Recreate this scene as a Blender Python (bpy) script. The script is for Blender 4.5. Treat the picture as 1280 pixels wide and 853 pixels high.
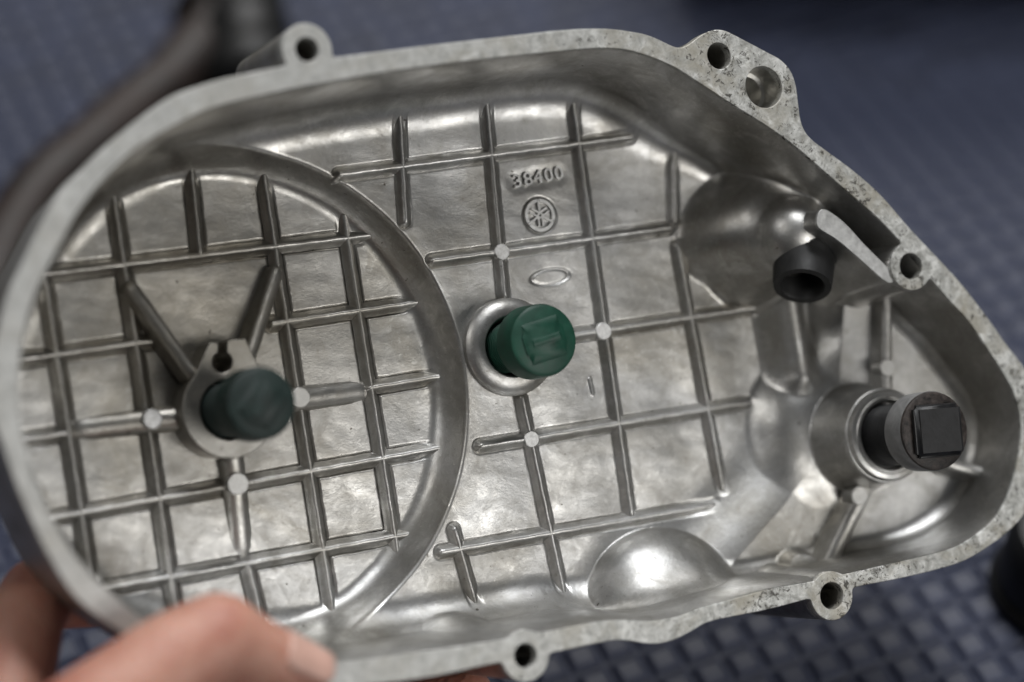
import bpy, bmesh, math, random
import numpy as np
from mathutils import Vector, Matrix, noise as mnoise

random.seed(7)
for o in list(bpy.data.objects):
    bpy.data.objects.remove(o)
scene = bpy.context.scene
COL = scene.collection
PI = math.pi

# ------------------------------------------------------------------ camera
FPX = 3090.0                       # focal length in pixels of the 1280 px wide photograph
PITCH = 45.0
CAM_H = 0.585
cam_data = bpy.data.cameras.new('camera')
cam = bpy.data.objects.new('camera', cam_data)
COL.objects.link(cam)
cam.location = (0, 0, CAM_H)
cam.rotation_euler = (math.radians(90 - PITCH), 0, 0)
cam_data.sensor_width = 36.0
cam_data.lens = FPX / 1280 * 36
cam_data.clip_start = 0.02
cam_data.clip_end = 60
cam_data.dof.use_dof = True
cam_data.dof.focus_distance = 0.655
cam_data.dof.aperture_fstop = 3.6
cam_data.dof.aperture_blades = 9
scene.camera = cam
CAMM = Matrix.Translation((0, 0, CAM_H)) @ Matrix.Rotation(math.radians(90 - PITCH), 4, 'X')

# ------------------------------------------------------------------ world, lamps, exposure
world = bpy.data.worlds.new('World')
scene.world = world
world.use_nodes = True
bg = world.node_tree.nodes['Background']
# the dim room: pale ceiling overhead, darker walls towards the horizon
wnt = world.node_tree
wtc = wnt.nodes.new('ShaderNodeTexCoord')
wsp = wnt.nodes.new('ShaderNodeSeparateXYZ')
wrp = wnt.nodes.new('ShaderNodeValToRGB')
wrp.color_ramp.elements[0].position, wrp.color_ramp.elements[0].color = 0.0, (0.10, 0.105, 0.12, 1)
wrp.color_ramp.elements[1].position, wrp.color_ramp.elements[1].color = 0.9, (0.92, 0.96, 1.0, 1)
wnt.links.new(wtc.outputs['Generated'], wsp.inputs[0])
wnt.links.new(wsp.outputs['Z'], wrp.inputs['Fac'])
wnt.links.new(wrp.outputs['Color'], bg.inputs[0])
bg.inputs[1].default_value = 0.075


def area_lamp(name, loc, target, sx, sy, power, colour):
    l = bpy.data.lights.new(name, 'AREA')
    l.shape = 'RECTANGLE'
    l.size, l.size_y = sx, sy
    l.energy = power
    l.color = colour
    o = bpy.data.objects.new(name, l)
    COL.objects.link(o)
    o.location = loc
    d = Vector(target) - Vector(loc)
    o.rotation_euler = d.to_track_quat('-Z', 'Y').to_euler()
    return o


area_lamp('workshop_ceiling_lamp', (0.15, 2.25, 1.8), (0, 0.45, 0.1), 1.7, 0.8, 30, (1.0, 0.985, 0.96))
area_lamp('workshop_overhead_lamp', (0.45, 1.15, 2.25), (0, 0.4, 0.15), 1.2, 0.45, 30, (0.97, 0.985, 1.0))
area_lamp('unseen_right_lamp', (1.44, -0.88, 0.95), (0, 0.40, 0.15), 1.1, 0.65, 15.0, (1.0, 0.985, 0.955))  # added lamp out of view, set low to grade the cover floor's brightness

area_lamp('workshop_left_lamp', (-0.95, 0.05, 1.75), (0, 0.4, 0.15), 0.9, 0.35, 6, (1.0, 0.985, 0.96))

scene.view_settings.view_transform = 'Standard'
scene.view_settings.look = 'None'
scene.view_settings.gamma = 1
scene.view_settings.use_curve_mapping = False
scene.view_settings.exposure = -0.1
scene.render.engine = 'CYCLES'

# ------------------------------------------------------------------ the frame of the cover (metres -> mm helpers)
D0 = 0.62
TH, PH = math.radians(25), math.radians(5)
n_c = Vector((math.sin(TH) * math.cos(PH), math.sin(PH), math.cos(TH) * math.cos(PH))).normalized()
u_c = Vector((0, 1, 0)).cross(n_c).normalized()
v_c = n_c.cross(u_c).normalized()
COVC = Matrix(((u_c.x, v_c.x, n_c.x, 0), (u_c.y, v_c.y, n_c.y, 0), (u_c.z, v_c.z, n_c.z, -D0), (0, 0, 0, 1)))
COVM = CAMM @ COVC                 # cover frame (rim face = z 0, z towards the viewer) in the world
INV = COVC.inverted()
C0 = INV @ Vector((0, 0, 0))


def P(px, py, w=0.0):
    """point of the photograph lying on the cover plane at height w (mm) -> (u, v) in mm"""
    d = INV.to_3x3() @ Vector(((px - 640) / FPX, -(py - 426.5) / FPX, -1))
    t = (w * 0.001 - C0.z) / d.z
    q = C0 + d * t
    return (q.x * 1000, q.y * 1000)


def PS(pts, w=0.0):
    return [P(x, y, w) for x, y in pts]


def mm_of(px_len, px, py, w):
    """length of px_len vertical pixels at that place, in mm"""
    a, b = P(px, py - px_len / 2, w), P(px, py + px_len / 2, w)
    return math.hypot(a[0] - b[0], a[1] - b[1])


def GP(px, py, z=0.0):
    """point of the photograph lying on the horizontal plane z (m) in the world"""
    d = CAMM.to_3x3() @ Vector(((px - 640) / FPX, -(py - 426.5) / FPX, -1))
    t = (z - CAM_H) / d.z
    return Vector((0, 0, CAM_H)) + d * t


def CP(px, py, depth):
    return CAMM @ Vector(((px - 640) / FPX * depth, -(py - 426.5) / FPX * depth, -depth))


# ------------------------------------------------------------------ materials
def new_mat(name):
    m = bpy.data.materials.new(name)
    m.use_nodes = True
    nt = m.node_tree
    b = nt.nodes['Principled BSDF']
    return m, nt, b


def nd(nt, typ, **kw):
    n = nt.nodes.new(typ)
    for k, v in kw.items():
        if k.startswith('i_'):
            key = k[2:]
            key = int(key) if key.isdigit() else key
            n.inputs[key].default_value = v
        else:
            setattr(n, k, v)
    return n


def noise_node(nt, coord, scale, detail=6, rough=0.6, dist=0.0):
    n = nd(nt, 'ShaderNodeTexNoise')
    n.inputs['Scale'].default_value = scale
    n.inputs['Detail'].default_value = detail
    n.inputs['Roughness'].default_value = rough
    n.inputs['Distortion'].default_value = dist
    nt.links.new(coord, n.inputs['Vector'])
    return n.outputs['Fac']


def ramp(nt, fac, stops):
    r = nd(nt, 'ShaderNodeValToRGB')
    el = r.color_ramp.elements
    while len(el) < len(stops):
        el.new(0.5)
    for e, (p, c) in zip(el, stops):
        e.position = p
        e.color = c if len(c) == 4 else (*c, 1)
    nt.links.new(fac, r.inputs['Fac'])
    return r.outputs['Color']


def mix(nt, a, b, fac, blend='MIX'):
    m = nd(nt, 'ShaderNodeMix', data_type='RGBA', blend_type=blend)
    for s, v in ((m.inputs[6], a), (m.inputs[7], b)):
        if isinstance(v, tuple):
            s.default_value = (*v, 1) if len(v) == 3 else v
        else:
            nt.links.new(v, s)
    if isinstance(fac, (int, float)):
        m.inputs[0].default_value = fac
    else:
        nt.links.new(fac, m.inputs[0])
    return m.outputs[2]


def g(v):
    return (v, v, v, 1)


def bump(nt, b, h, strength, dist):
    n = nd(nt, 'ShaderNodeBump')
    n.inputs['Strength'].default_value = strength
    n.inputs['Distance'].default_value = dist
    nt.links.new(h, n.inputs['Height'])
    nt.links.new(n.outputs['Normal'], b.inputs['Normal'])
    return n


def coords(nt):
    return nd(nt, 'ShaderNodeTexCoord').outputs['Object']


def cast_aluminium(name='cast_aluminium', base=(0.50, 0.497, 0.488), stain=(0.27, 0.25, 0.21), rough=(0.28, 0.46), stain_amt=0.75, oil=None):
    m, nt, b = new_mat(name)
    co = coords(nt)
    big = noise_node(nt, co, 24, 5, 0.62, 0.8)
    mid = noise_node(nt, co, 120, 8, 0.72, 0.7)
    fine = noise_node(nt, co, 850, 6, 0.72)
    grain = noise_node(nt, co, 2600, 3, 0.6)
    c = mix(nt, base, stain, ramp(nt, big, [(0.40, g(0)), (0.66, g(stain_amt))]))
    c = mix(nt, c, (0.26, 0.245, 0.218), ramp(nt, mid, [(0.50, g(0)), (0.74, g(0.7))]))
    c = mix(nt, c, (0.68, 0.67, 0.645), ramp(nt, mid, [(0.28, g(0.8)), (0.48, g(0))]))
    c = mix(nt, c, (0.80, 0.79, 0.76), ramp(nt, fine, [(0.57, g(0)), (0.72, g(0.45))]))
    c = mix(nt, c, (0.20, 0.185, 0.16), ramp(nt, fine, [(0.27, g(0.6)), (0.41, g(0))]))
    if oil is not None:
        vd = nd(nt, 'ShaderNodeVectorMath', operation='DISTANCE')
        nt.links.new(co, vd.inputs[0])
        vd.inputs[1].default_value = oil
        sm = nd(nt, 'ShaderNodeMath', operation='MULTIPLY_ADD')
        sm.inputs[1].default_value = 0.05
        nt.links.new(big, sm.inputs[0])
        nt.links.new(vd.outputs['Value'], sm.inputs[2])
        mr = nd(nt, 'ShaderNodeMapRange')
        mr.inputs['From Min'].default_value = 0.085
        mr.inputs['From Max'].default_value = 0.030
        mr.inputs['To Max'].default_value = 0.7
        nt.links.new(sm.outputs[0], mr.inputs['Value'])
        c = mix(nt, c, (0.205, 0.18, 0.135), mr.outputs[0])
    pits = ramp(nt, noise_node(nt, co, 480, 3, 0.5), [(0.225, g(1)), (0.28, g(0))])
    c = mix(nt, c, (0.10, 0.09, 0.075), pits)
    nt.links.new(c, b.inputs['Base Color'])
    b.inputs['Metallic'].default_value = 0.92
    r = ramp(nt, mid, [(0.32, g(rough[0])), (0.68, g(rough[1]))])
    nt.links.new(r, b.inputs['Roughness'])
    ad = nd(nt, 'ShaderNodeMath', operation='ADD')
    nt.links.new(fine, ad.inputs[0])
    ml = nd(nt, 'ShaderNodeMath', operation='MULTIPLY')
    ml.inputs[1].default_value = 1.3
    nt.links.new(mid, ml.inputs[0])
    nt.links.new(ml.outputs[0], ad.inputs[1])
    ad3 = nd(nt, 'ShaderNodeMath', operation='MULTIPLY_ADD')
    ad3.inputs[1].default_value = 0.35
    nt.links.new(grain, ad3.inputs[0])
    nt.links.new(ad.outputs[0], ad3.inputs[2])
    bump(nt, b, ad3.outputs[0], 0.34, 0.00015)
    return m


def gasket_face():
    m, nt, b = new_mat('machined_gasket_face')
    co = coords(nt)
    sep = nd(nt, 'ShaderNodeSeparateXYZ')
    nt.links.new(co, sep.inputs[0])
    big = noise_node(nt, co, 60, 6, 0.7, 0.5)
    mid = noise_node(nt, co, 330, 6, 0.75, 0.6)
    fine = noise_node(nt, co, 1300, 4, 0.7)
    c = ramp(nt, mid, [(0.30, (0.20, 0.197, 0.18)), (0.46, (0.45, 0.45, 0.425)), (0.60, (0.66, 0.66, 0.635)), (0.74, (0.88, 0.88, 0.85))])
    c = mix(nt, c, (0.40, 0.37, 0.30), ramp(nt, big, [(0.47, g(0)), (0.64, g(0.75))]))
    c = mix(nt, c, (0.93, 0.93, 0.90), ramp(nt, noise_node(nt, co, 140, 5, 0.7, 0.8), [(0.54, g(0)), (0.66, g(0.7))]))
    # corrosion pits cluster on one side of the cover, where the old gasket stuck
    side = nd(nt, 'ShaderNodeMapRange')
    side.inputs['From Min'].default_value = -0.05
    side.inputs['From Max'].default_value = 0.07
    nt.links.new(sep.outputs['X'], side.inputs['Value'])
    inv = nd(nt, 'ShaderNodeMapRange')
    inv.inputs['To Min'].default_value = 0.6
    inv.inputs['To Max'].default_value = 0.0
    nt.links.new(side.outputs[0], inv.inputs['Value'])
    c = mix(nt, c, (0.49, 0.49, 0.475), inv.outputs[0])
    ad = nd(nt, 'ShaderNodeMath', operation='MULTIPLY_ADD')
    ad.inputs[1].default_value = 0.105
    nt.links.new(side.outputs[0], ad.inputs[0])
    sp = noise_node(nt, co, 520, 5, 0.75, 1.0)
    nt.links.new(sp, ad.inputs[2])
    ad2 = nd(nt, 'ShaderNodeMath', operation='MULTIPLY_ADD')
    ad2.inputs[1].default_value = 0.45
    nt.links.new(noise_node(nt, co, 55, 3, 0.6), ad2.inputs[0])
    nt.links.new(ad.outputs[0], ad2.inputs[2])
    c = mix(nt, c, (0.055, 0.05, 0.042), ramp(nt, ad2.outputs[0], [(0.90, g(0)), (0.96, g(0.9))]))
    nt.links.new(c, b.inputs['Base Color'])
    b.inputs['Metallic'].default_value = 0.45
    nt.links.new(ramp(nt, fine, [(0.3, g(0.42)), (0.7, g(0.62))]), b.inputs['Roughness'])
    bump(nt, b, mid, 0.5, 0.00025)
    return m


def simple(name, col, rough=0.5, metallic=0.0, nscale=200, amount=0.25, bumpd=0.0001, spec=0.5):
    m, nt, b = new_mat(name)
    co = coords(nt)
    n1 = noise_node(nt, co, nscale, 6, 0.65, 0.3)
    dark = tuple(x * (1 - amount) for x in col)
    lite = tuple(min(1, x * (1 + amount)) for x in col)
    c = ramp(nt, n1, [(0.3, dark), (0.7, lite)])
    nt.links.new(c, b.inputs['Base Color'])
    b.inputs['Metallic'].default_value = metallic
    nt.links.new(ramp(nt, n1, [(0.3, g(max(0.02, rough - 0.08))), (0.7, g(min(1, rough + 0.08)))]), b.inputs['Roughness'])
    b.inputs['Specular IOR Level'].default_value = spec
    bump(nt, b, noise_node(nt, co, nscale * 4, 4, 0.6), 0.4, bumpd)
    return m


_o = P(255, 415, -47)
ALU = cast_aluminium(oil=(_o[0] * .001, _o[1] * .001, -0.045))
ALU_ROUGH = cast_aluminium('cast_aluminium_outer', (0.50, 0.49, 0.46), (0.22, 0.20, 0.16), (0.42, 0.6), 0.8)
GASKET = gasket_face()
PINMARK = simple('ejector_pin_face', (0.76, 0.755, 0.74), 0.40, 0.92, 900, 0.4, 0.0002)
_nt = PINMARK.node_tree
_b = _nt.nodes['Principled BSDF']
_src = _b.inputs['Base Color'].links[0].from_socket
_oi = nd(_nt, 'ShaderNodeObjectInfo')
_nt.links.new(mix(_nt, (0.42, 0.41, 0.385), _src, _oi.outputs['Random']), _b.inputs['Base Color'])
MACH = simple('fresh_machined_face', (0.56, 0.56, 0.55), 0.45, 0.7, 500, 0.25, 0.0001)
WORN = simple('worn_raised_lettering', (0.66, 0.655, 0.64), 0.40, 0.85, 500, 0.2, 0.00005)
BORED = simple('bored_aluminium', (0.55, 0.54, 0.51), 0.36, 0.92, 300, 0.2, 0.00008)
GREEN = simple('green_plastic', (0.008, 0.062, 0.038), 0.48, 0, 180, 0.35, 0.00006)
DARKGREEN = simple('dark_green_plastic', (0.008, 0.021, 0.018), 0.55, 0, 180, 0.35, 0.00006)
BLACKPL = simple('black_plastic', (0.012, 0.012, 0.013), 0.42, 0, 260, 0.4, 0.00008)
GREYBAND = simple('worn_grey_plastic', (0.20, 0.20, 0.20), 0.45, 0, 260, 0.3, 0.00008)
DIRTYPL = simple('scuffed_dark_plastic', (0.034, 0.027, 0.024), 0.5, 0.1, 420, 1.2, 0.0003)
RUBBER = simple('black_rubber', (0.014, 0.014, 0.014), 0.55, 0, 300, 0.3, 0.0001)
MATBLUE = simple('blue_rubber_mat', (0.034, 0.041, 0.075), 0.50, 0, 60, 0.35, 0.0002, 0.42)
RUST = simple('rusty_brown_pipe', (0.022, 0.013, 0.010), 0.55, 0.1, 60, 0.6, 0.0004)
BLACKMET = simple('black_painted_metal', (0.010, 0.010, 0.010), 0.5, 0.1, 60, 0.4, 0.0003)
GREYMET = simple('dull_grey_metal', (0.10, 0.095, 0.085), 0.5, 0.5, 60, 0.5, 0.0003)
FLOORM = simple('dark_concrete', (0.03, 0.03, 0.034), 0.7, 0, 12, 0.4, 0.001)


def skin_mat():
    m, nt, b = new_mat('skin')
    co = coords(nt)
    big = noise_node(nt, co, 45, 5, 0.6, 0.4)
    c = ramp(nt, big, [(0.3, (0.38, 0.125, 0.09)), (0.50, (0.54, 0.265, 0.195)), (0.72, (0.63, 0.36, 0.275))])
    nt.links.new(c, b.inputs['Base Color'])
    b.inputs['Roughness'].default_value = 0.48
    b.inputs['Subsurface Weight'].default_value = 0.35
    b.inputs['Subsurface Radius'].default_value = (1.0, 0.35, 0.2)
    b.inputs['Subsurface Scale'].default_value = 0.004
    w = nd(nt, 'ShaderNodeTexVoronoi')
    w.inputs['Scale'].default_value = 620
    nt.links.new(co, w.inputs['Vector'])
    bump(nt, b, w.outputs['Distance'], 0.5, 0.0005)
    return m


SKIN = skin_mat()
NAIL = simple('finger_nail', (0.66, 0.41, 0.335), 0.3, 0, 120, 0.1, 0.00003)


# ------------------------------------------------------------------ object helpers
def link(o, parent=None):
    COL.objects.link(o)
    if parent is not None:
        o.parent = parent
    return o


def mesh_obj(name, verts, faces, mat, parent=None, smooth=True, scale=0.001):
    me = bpy.data.meshes.new(name)
    me.from_pydata([(x * scale, y * scale, z * scale) for x, y, z in verts], [], faces)
    me.materials.append(mat)
    if smooth:
        me.polygons.foreach_set('use_smooth', [True] * len(me.polygons))
    me.update()
    return link(bpy.data.objects.new(name, me), parent)


def bm_obj(name, bm, mat, parent=None, smooth=True, angle=None):
    me = bpy.data.meshes.new(name)
    bmesh.ops.recalc_face_normals(bm, faces=bm.faces)
    bm.to_mesh(me)
    bm.free()
    me.materials.append(mat)
    if smooth:
        me.polygons.foreach_set('use_smooth', [True] * len(me.polygons))
        if angle:
            me.set_sharp_from_angle(angle=math.radians(angle))
    return link(bpy.data.objects.new(name, me), parent)


def tag(o, label=None, cat=None, group=None, kind=None):
    if label: o['label'] = label
    if cat: o['category'] = cat
    if group: o['group'] = group
    if kind: o['kind'] = kind
    return o


def empty(name, matrix):
    o = bpy.data.objects.new(name, None)
    o.empty_display_size = 0.02
    COL.objects.link(o)
    o.matrix_world = matrix
    return o


def lathe(name, prof, cu, cv, mat, parent, seg=64, mats=None, angle=35):
    """profile [(r, w)] mm round the axis through (cu, cv)"""
    verts, faces = [], []
    n = len(prof)
    for i in range(seg):
        a = 2 * PI * i / seg
        for r, w in prof:
            verts.append((cu + r * math.cos(a), cv + r * math.sin(a), w))
    for i in range(seg):
        j = (i + 1) % seg
        for k in range(n - 1):
            faces.append((i * n + k, j * n + k, j * n + k + 1, i * n + k + 1))
    bm = bmesh.new()
    vs = [bm.verts.new((x * .001, y * .001, z * .001)) for x, y, z in verts]
    for f in faces:
        bm.faces.new([vs[q] for q in f])
    bmesh.ops.remove_doubles(bm, verts=bm.verts, dist=1e-7)
    return bm_obj(name, bm, mat, parent, True, angle)


def curve_plate(name, loops, w_top, thick, mat, parent, bevel=0.25, smooth_angle=40):
    """flat plate between closed loops (holes by even-odd), top face at w_top, mm"""
    cu = bpy.data.curves.new(name + '_c', 'CURVE')
    cu.dimensions = '2D'
    cu.fill_mode = 'BOTH'
    cu.extrude = (thick / 2 - bevel) * .001
    cu.bevel_depth = bevel * .001
    cu.bevel_resolution = 2
    cu.offset = -bevel * .001
    for lp in loops:
        s = cu.splines.new('POLY')
        s.points.add(len(lp) - 1)
        s.points.foreach_set('co', [c for (x, y) in lp for c in (x * .001, y * .001, 0, 1)])
        s.use_cyclic_u = True
    tmp = bpy.data.objects.new(name + '_c', cu)
    COL.objects.link(tmp)
    dg = bpy.context.evaluated_depsgraph_get()
    me = bpy.data.meshes.new_from_object(tmp.evaluated_get(dg))
    bpy.data.objects.remove(tmp)
    me.name = name
    me.transform(Matrix.Translation((0, 0, (w_top - thick / 2) * .001)))
    me.materials.clear()
    me.materials.append(mat)
    me.polygons.foreach_set('use_smooth', [True] * len(me.polygons))
    me.set_sharp_from_angle(angle=math.radians(smooth_angle))
    return link(bpy.data.objects.new(name, me), parent)


# ------------------------------------------------------------------ contours (traced on the rim face)
def catmull(pts, step=0.8):
    out = []
    n = len(pts)
    for i in range(n):
        p0, p1, p2, p3 = (np.array(pts[(i + k) % n], float) for k in (-1, 0, 1, 2))
        m = max(2, int(np.linalg.norm(p2 - p1) / step))
        for k in range(m):
            t = k / m
            a0, a1, a2, a3 = 2 * p1, p2 - p0, 2 * p0 - 5 * p1 + 4 * p2 - p3, -p0 + 3 * p1 - 3 * p2 + p3
            out.append(tuple(0.5 * (a0 + a1 * t + a2 * t * t + a3 * t ** 3)))
    return out


def resample(pts, step=0.8):
    p = np.array(pts + [pts[0]], float)
    s = np.concatenate([[0], np.cumsum(np.linalg.norm(np.diff(p, axis=0), axis=1))])
    n = int(s[-1] / step)
    t = np.linspace(0, s[-1], n, endpoint=False)
    return [(float(np.interp(x, s, p[:, 0])), float(np.interp(x, s, p[:, 1]))) for x in t]


def relax(pts, it=3):
    p = np.array(pts)
    for _ in range(it):
        p = 0.5 * p + 0.25 * (np.roll(p, 1, 0) + np.roll(p, -1, 0))
    return [tuple(x) for x in p]


def inside(poly, x, y):
    c = False
    n = len(poly)
    j = n - 1
    for i in range(n):
        xi, yi = poly[i]; xj, yj = poly[j]
        if (yi > y) != (yj > y) and x < (xj - xi) * (y - yi) / (yj - yi) + xi:
            c = not c
        j = i
    return c


def splice(poly, c, R, want_inside):
    """replace the run of points inside the circle by the arc lying inside / outside the polygon"""
    n = len(poly)
    ins = [math.hypot(x - c[0], y - c[1]) < R for x, y in poly]
    if not any(ins):
        return poly
    k = next(i for i in range(n) if ins[i] and not ins[i - 1])
    p = poly[k:] + poly[:k]
    ii = ins[k:] + ins[:k]
    m = next((i for i in range(n) if not ii[i]), n)
    # keep only the first run (one run expected)
    a0 = math.atan2(p[-1][1] - c[1], p[-1][0] - c[0])
    a1 = math.atan2(p[m % n][1] - c[1], p[m % n][0] - c[0])
    best = None
    for sgn in (1, -1):
        da = (a1 - a0) * sgn % (2 * PI)
        mid = a0 + sgn * da / 2
        if inside(poly, c[0] + R * math.cos(mid), c[1] + R * math.sin(mid)) == want_inside:
            best = (sgn, da)
    if best is None:
        return poly
    sgn, da = best
    st = max(4, int(R * da / 0.6))
    arc = [(c[0] + R * math.cos(a0 + sgn * da * t / st), c[1] + R * math.sin(a0 + sgn * da * t / st)) for t in range(st + 1)]
    return arc + p[m:]


OUT_PX = [(-12, 480), (-8, 440), (0, 405), (12, 363), (30, 325), (47, 290), (75, 240), (102, 213), (130, 185), (170, 152), (212, 122), (257, 105),
          (300, 94), (350, 84), (420, 72), (475, 65), (545, 56), (640, 45), (702, 38), (752, 36), (790, 40), (815, 46), (847, 60), (862, 55), (875, 45),
          (890, 38), (905, 38), (922, 46), (960, 66), (976, 75), (988, 88), (995, 107), (998, 130), (1002, 155), (1012, 172), (1035, 190), (1066, 213),
          (1100, 243), (1135, 283), (1165, 315), (1200, 353), (1235, 398), (1256, 428), (1282, 463), (1300, 505), (1305, 545), (1302, 590), (1292, 620),
          (1280, 643), (1261, 664), (1233, 685), (1198, 704), (1135, 721), (1070, 734), (1010, 749), (960, 762), (900, 774), (880, 780), (865, 789),
          (840, 801), (815, 805), (775, 800), (748, 804), (695, 815), (610, 831), (545, 845), (475, 855), (400, 862), (330, 861), (260, 845), (205, 821),
          (160, 795), (100, 752), (62, 697), (35, 640), (20, 605), (3, 555), (-9, 520)]
IN_PX = [(23, 480), (26, 440), (30, 420), (37, 388), (50, 353), (60, 333), (75, 305), (92, 273), (115, 240), (140, 213), (162, 192), (195, 170), (237, 147),
         (275, 132), (320, 121), (370, 110), (420, 101), (470, 92), (545, 81), (640, 70), (690, 65), (740, 60.5), (775, 61), (802, 67), (840, 82),
         (877, 105), (915, 130), (960, 158), (997, 185), (1028, 212), (1070, 248), (1095, 270), (1122, 298), (1150, 332), (1185, 373), (1210, 400),
         (1229, 427), (1257, 471), (1270, 498), (1276, 525), (1276, 555), (1271, 580), (1264, 608), (1251, 638), (1236, 656), (1211, 675), (1186, 687),
         (1143, 698), (1100, 708), (1065, 716), (1010, 728), (960, 737), (905, 752), (875, 760), (850, 770), (815, 776), (780, 775), (748, 777), (690, 788),
         (600, 804), (520, 815), (455, 824), (400, 828), (345, 827), (290, 818), (240, 803), (185, 779), (135, 738), (108, 712), (85, 682), (62, 640),
         (41, 592), (30, 548), (24, 515)]
outer0 = resample(catmull(PS(OUT_PX)), 0.8)
inner0 = resample(catmull(PS(IN_PX)), 0.8)
LUGS = []                        # (u, v, R lug, r hole)
for (x, y, R, r) in [(384, 62, 33, 15.5), (899, 70, 30, 16.5), (1139, 333, 30, 16.5), (1040, 745, 31, 17), (657, 820, 33, 15.5)]:
    c = P(x, y)
    LUGS.append((c[0], c[1], mm_of(R * 2, x, y, 0) / 2, mm_of(r * 2, x, y, 0) / 2))
outer = outer0
for k in (0, 3, 4):
    outer = splice(outer, LUGS[k][:2], LUGS[k][2], False)
inner = inner0
for k in (2, 3, 4):
    inner = splice(inner, LUGS[k][:2], LUGS[k][2], True)
outer = relax(resample(outer, 0.6), 3)
inner = relax(resample(inner, 0.6), 2)


def circle(c, r, n=40):
    return [(c[0] + r * math.cos(2 * PI * i / n), c[1] + r * math.sin(2 * PI * i / n)) for i in range(n)]


# ------------------------------------------------------------------ heights of the casting
W_MAIN, W_DISC, W_PLAT = -38.0, -47.0, -30.0
RTOP_M, RTOP_D = W_MAIN + 1.5, W_DISC + 1.6
MAIN_RIBS = [
    [(501, 139), (504, 210), (509, 284)],
    [(612, 126), (612, 197), (628, 315), (633, 376)],
    [(655, 490), (665, 550), (681, 639), (686, 667), (712, 748)],
    [(725, 136), (729, 213), (736, 299), (755, 414), (772, 530), (797, 648)],
    [(844, 208), (845, 282)],
    [(850, 300), (862, 398), (884, 512), (904, 592)],
    [(419, 216), (504, 210), (612, 196), (726, 178), (774, 172)],
    [(536, 326), (628, 315), (736, 299), (844, 283)],
    [(705, 420), (755, 414), (862, 398), (938, 385)],
    [(596, 557), (665, 550), (772, 530), (884, 512), (922, 505)],
    [(547, 692), (575, 686), (686, 667), (797, 648), (878, 634)],
    [(569, 655), (575, 686), (599, 766)],
]
DISC_RIBS = [
    [(57, 338), (71, 442), (86, 543), (100, 641), (118, 730)],
    [(149, 258), (152, 332), (172, 436), (192, 576), (200, 626), (215, 721), (221, 756)],
    [(242, 230), (251, 318)],
    [(311, 706), (326, 768)],
    [(339, 238), (344, 308), (357, 403), (362, 426), (379, 526), (385, 591), (404, 688), (420, 752)],
    [(437, 288), (449, 388), (462, 485), (477, 573), (498, 668)],
    [(58, 341), (152, 333), (250, 319), (344, 308), (434, 297)],
    [(20, 451), (71, 442), (170, 430), (205, 424)],
    [(340, 405), (357, 402), (449, 389), (519, 378)],
    [(20, 551), (85, 542)],
    [(462, 485), (554, 470)],
    [(68, 647), (102, 641), (192, 626), (298, 607), (385, 590), (477, 573), (562, 557)],
    [(128, 738), (215, 720), (312, 704), (404, 688), (508, 668)],
]


def fit_line(pts):
    p = np.array(pts, float)
    c = p.mean(0)
    _, _, vt = np.linalg.svd(p - c)
    d = vt[0]
    if np.dot(p[-1] - p[0], d) < 0:
        d = -d
    t = (p - c) @ d
    return tuple(c + d * t.min()), tuple(c + d * t.max())


EXT = ['10', '10', '01', '10', '10', '01', '01', '00', '01', '01', '01', '01',
       '11', '11', '10', '01', '11', '11', '11', '10', '01', '10', '01', '11', '11']     # rib ends that run out into a wall


def run_out(seg, e, k_=None):
    (ax, ay), (bx, by) = seg
    L = math.hypot(bx - ax, by - ay)
    tx, ty = (bx - ax) / L, (by - ay) / L
    sh = -1.5 if k_ is None else -0.4
    k0 = 4.0 if e[0] == '1' else sh
    k1 = (4.0 if k_ is None else k_) if e[1] == '1' else sh
    return (ax - tx * k0, ay - ty * k0), (bx + tx * k1, by + ty * k1)


RIBS = [(run_out(fit_line(PS(r, RTOP_M)), e), RTOP_M) for r, e in zip(MAIN_RIBS, EXT)] + [(run_out(fit_line(PS(r, RTOP_D)), e, 8.0), RTOP_D) for r, e in zip(DISC_RIBS, EXT[12:])]

# the round recess: circle through the traced upper edge of its wall
edge = np.array(PS([(415, 223), (475, 265), (520, 313), (550, 363), (570, 413), (580, 476), (583, 514), (580, 546), (570, 601), (560, 639), (545, 672), (515, 712), (450, 774)], W_MAIN))
A = np.c_[2 * edge, np.ones(len(edge))]
sol = np.linalg.lstsq(A, (edge ** 2).sum(1), rcond=None)[0]
DC = (float(sol[0]), float(sol[1]))
DR = float(math.sqrt(sol[2] + sol[0] ** 2 + sol[1] ** 2))
print('disc', DC, DR)

B_MAIN = P(642, 433, -34.5)
RB_MAIN, RH_MAIN = mm_of(123, 642, 433, -34.5) / 2, mm_of(74, 642, 433, -34.5) / 2
B_LEFT = P(287, 512, -37)
RB_LEFT, RH_LEFT = mm_of(122, 287, 512, -37) / 2, mm_of(76, 287, 512, -37) / 2
W_RB = -12.0
B_RIGHT = P(1113, 544, W_RB)
RB_RIGHT, RH_RIGHT = mm_of(112, 1113, 544, W_RB) / 2, mm_of(84, 1113, 544, W_RB) / 2


def seg_dist(X, Y, a, b):
    ax, ay = a; bx, by = b
    dx, dy = bx - ax, by - ay
    L = dx * dx + dy * dy
    t = np.clip(((X - ax) * dx + (Y - ay) * dy) / L, 0, 1)
    return np.hypot(X - ax - t * dx, Y - ay - t * dy)


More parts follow.
